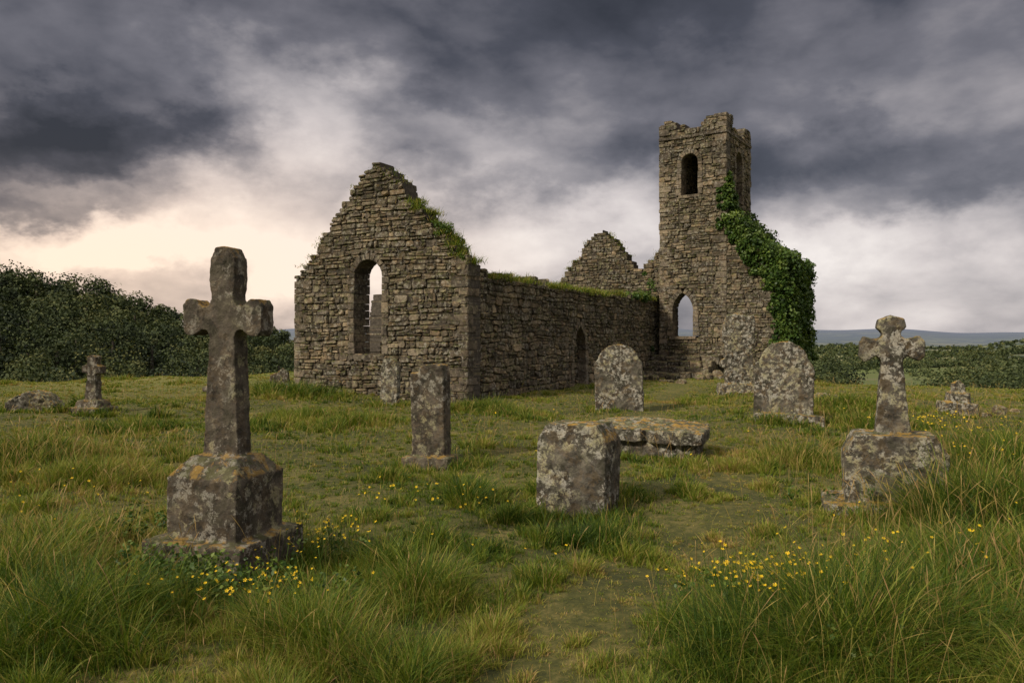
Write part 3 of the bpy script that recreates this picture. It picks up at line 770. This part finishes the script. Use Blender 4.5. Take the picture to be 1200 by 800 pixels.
# ------------------------------------------------------------------ world
world=bpy.data.worlds.new('World'); scene.world=world; world.use_nodes=True
nt=world.node_tree; nt.nodes.clear(); nb=NB(nt); out=nb.new('ShaderNodeOutputWorld')
sky=nb.new('ShaderNodeTexSky'); sky.sky_type='NISHITA'; sky.sun_disc=False
SUN_EL=math.radians(34); SUN_AZ=math.radians(235)
sky.sun_elevation=SUN_EL; sky.sun_rotation=SUN_AZ
bg1=nb.new('ShaderNodeBackground'); nb.put(bg1.inputs[0],sky.outputs[0]); bg1.inputs[1].default_value=.08
tc=nb.new('ShaderNodeTexCoord'); dr=nb.vm('NORMALIZE',tc.outputs['Generated'])
sp_=nb.new('ShaderNodeSeparateXYZ'); nb.put(sp_.inputs[0],dr)
zz=sp_.outputs[2]; zc=nb.math('ADD',nb.math('MAXIMUM',zz,0.),.24)
cb=nb.new('ShaderNodeCombineXYZ'); nb.put(cb.inputs[0],nb.math('DIVIDE',sp_.outputs[0],zc)); nb.put(cb.inputs[1],nb.math('DIVIDE',sp_.outputs[1],zc)); nb.put(cb.inputs[2],nb.math('MULTIPLY',zz,1.5))
Pc=cb.outputs[0]
N1=nb.noise(Pc,.9,6,.50,.15)
ds=nb.vm('MULTIPLY',dr,(1,1,1.9))
N3=nb.noise(ds,3.3,8,.54,.1)
N4=nb.math('MULTIPLY',nb.math('ABSOLUTE',nb.math('SUBTRACT',nb.noise(nb.vm('ADD',ds,(3.1,1.7,.4)),5.,6,.5,.1),.5)),2.)
wob=nb.vm('SCALE',nb.vm('SUBTRACT',nb.noise(nb.vm('MULTIPLY',dr,(1,1,1.6)),3.2,7,.6,0,'Color'),(.5,.5,.5)),.40)
D=nb.vm('ADD',dr,wob)
base=nb.ramp(zz,[(0,.62),(.07,.66),(.16,.58),(.26,.46),(.33,.35),(.40,.24),(.52,.30),(.75,.95),(1,1)])  # last stops raise the unseen upper sky to light the scene
Bv=base
def lobe(x,y,rx,ry,amp):
    global Bv
    v=np.array([(x-600)/F,1,(395-y)/F]); v/=np.linalg.norm(v)
    d=nb.vm('MULTIPLY',nb.vm('SUBTRACT',D,tuple(v)),(F/rx,F/rx*.8,F/ry))
    l=nb.vm('LENGTH',d); Bv=nb.math('ADD',Bv,nb.mr(l,1.,0.,0.,amp))
lobe(300,160,200,130,.42); lobe(370,290,360,110,.40); lobe(660,270,220,100,.24); lobe(60,310,240,60,.34); lobe(960,300,300,80,.22)
lobe(110,140,240,85,-.48); lobe(50,235,180,30,-.26); lobe(900,180,330,60,-.18); lobe(560,110,280,60,-.16); lobe(1130,245,170,40,-.14); lobe(700,20,500,70,-.12)
Bv=nb.math('ADD',Bv,nb.math('MULTIPLY',nb.math('SUBTRACT',N1,.5),.55))
Bv=nb.math('ADD',Bv,nb.math('MULTIPLY',nb.math('SUBTRACT',N3,.5),.95))
Bv=nb.math('ADD',Bv,nb.math('MULTIPLY',nb.math('SUBTRACT',N4,.2),.36))
ccol=nb.ramp(Bv,[(0,(.036,.038,.048)),(.22,(.074,.076,.095)),(.42,(.175,.17,.195)),(.6,(.37,.345,.36)),(.8,(.68,.62,.61)),(1,(.95,.88,.84))])
v=np.array([-.62,1,.07]); v/=np.linalg.norm(v)
warm=nb.mr(nb.vm('LENGTH',nb.vm('MULTIPLY',nb.vm('SUBTRACT',dr,tuple(v)),(1,1,3.))),.8,0.,0.,1.)
ccol=nb.mix(nb.math('MULTIPLY',warm,.9),ccol,nb.mix(1.,ccol,(1.28,1.06,.84),'MULTIPLY'))
boost=nb.math('ADD',nb.mr(zz,.45,.85,1.,1.4),nb.mr(sp_.outputs[1],.3,-.5,0.,.2))  # added fill: unseen sky overhead and behind camera brightened to light the scene
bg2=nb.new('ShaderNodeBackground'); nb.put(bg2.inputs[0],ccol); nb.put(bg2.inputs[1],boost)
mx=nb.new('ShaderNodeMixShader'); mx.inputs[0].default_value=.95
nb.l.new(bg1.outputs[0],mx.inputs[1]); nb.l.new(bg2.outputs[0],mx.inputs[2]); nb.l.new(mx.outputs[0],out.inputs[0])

sd=bpy.data.lights.new('sun','SUN'); sd.energy=3.7; sd.angle=math.radians(7); sd.color=(1,.90,.75)
so=link(bpy.data.objects.new('sun',sd))
sv=Vector((-math.cos(SUN_EL)*.82,-math.cos(SUN_EL)*.57,math.sin(SUN_EL)))
so.rotation_euler=sv.to_track_quat('Z','Y').to_euler(); so.location=(0,0,40)

# ------------------------------------------------------------------ camera
cam=bpy.data.cameras.new('camera'); co=link(bpy.data.objects.new('camera',cam)); cam.sensor_width=36; cam.lens=27
co.location=(0,0,HC); co.rotation_euler=(math.radians(90),0,0); cam.shift_y=-5/1200.; cam.clip_end=20000; cam.clip_start=.05
scene.camera=co
scene.view_settings.view_transform='Standard'; scene.view_settings.look='None'; scene.view_settings.exposure=0
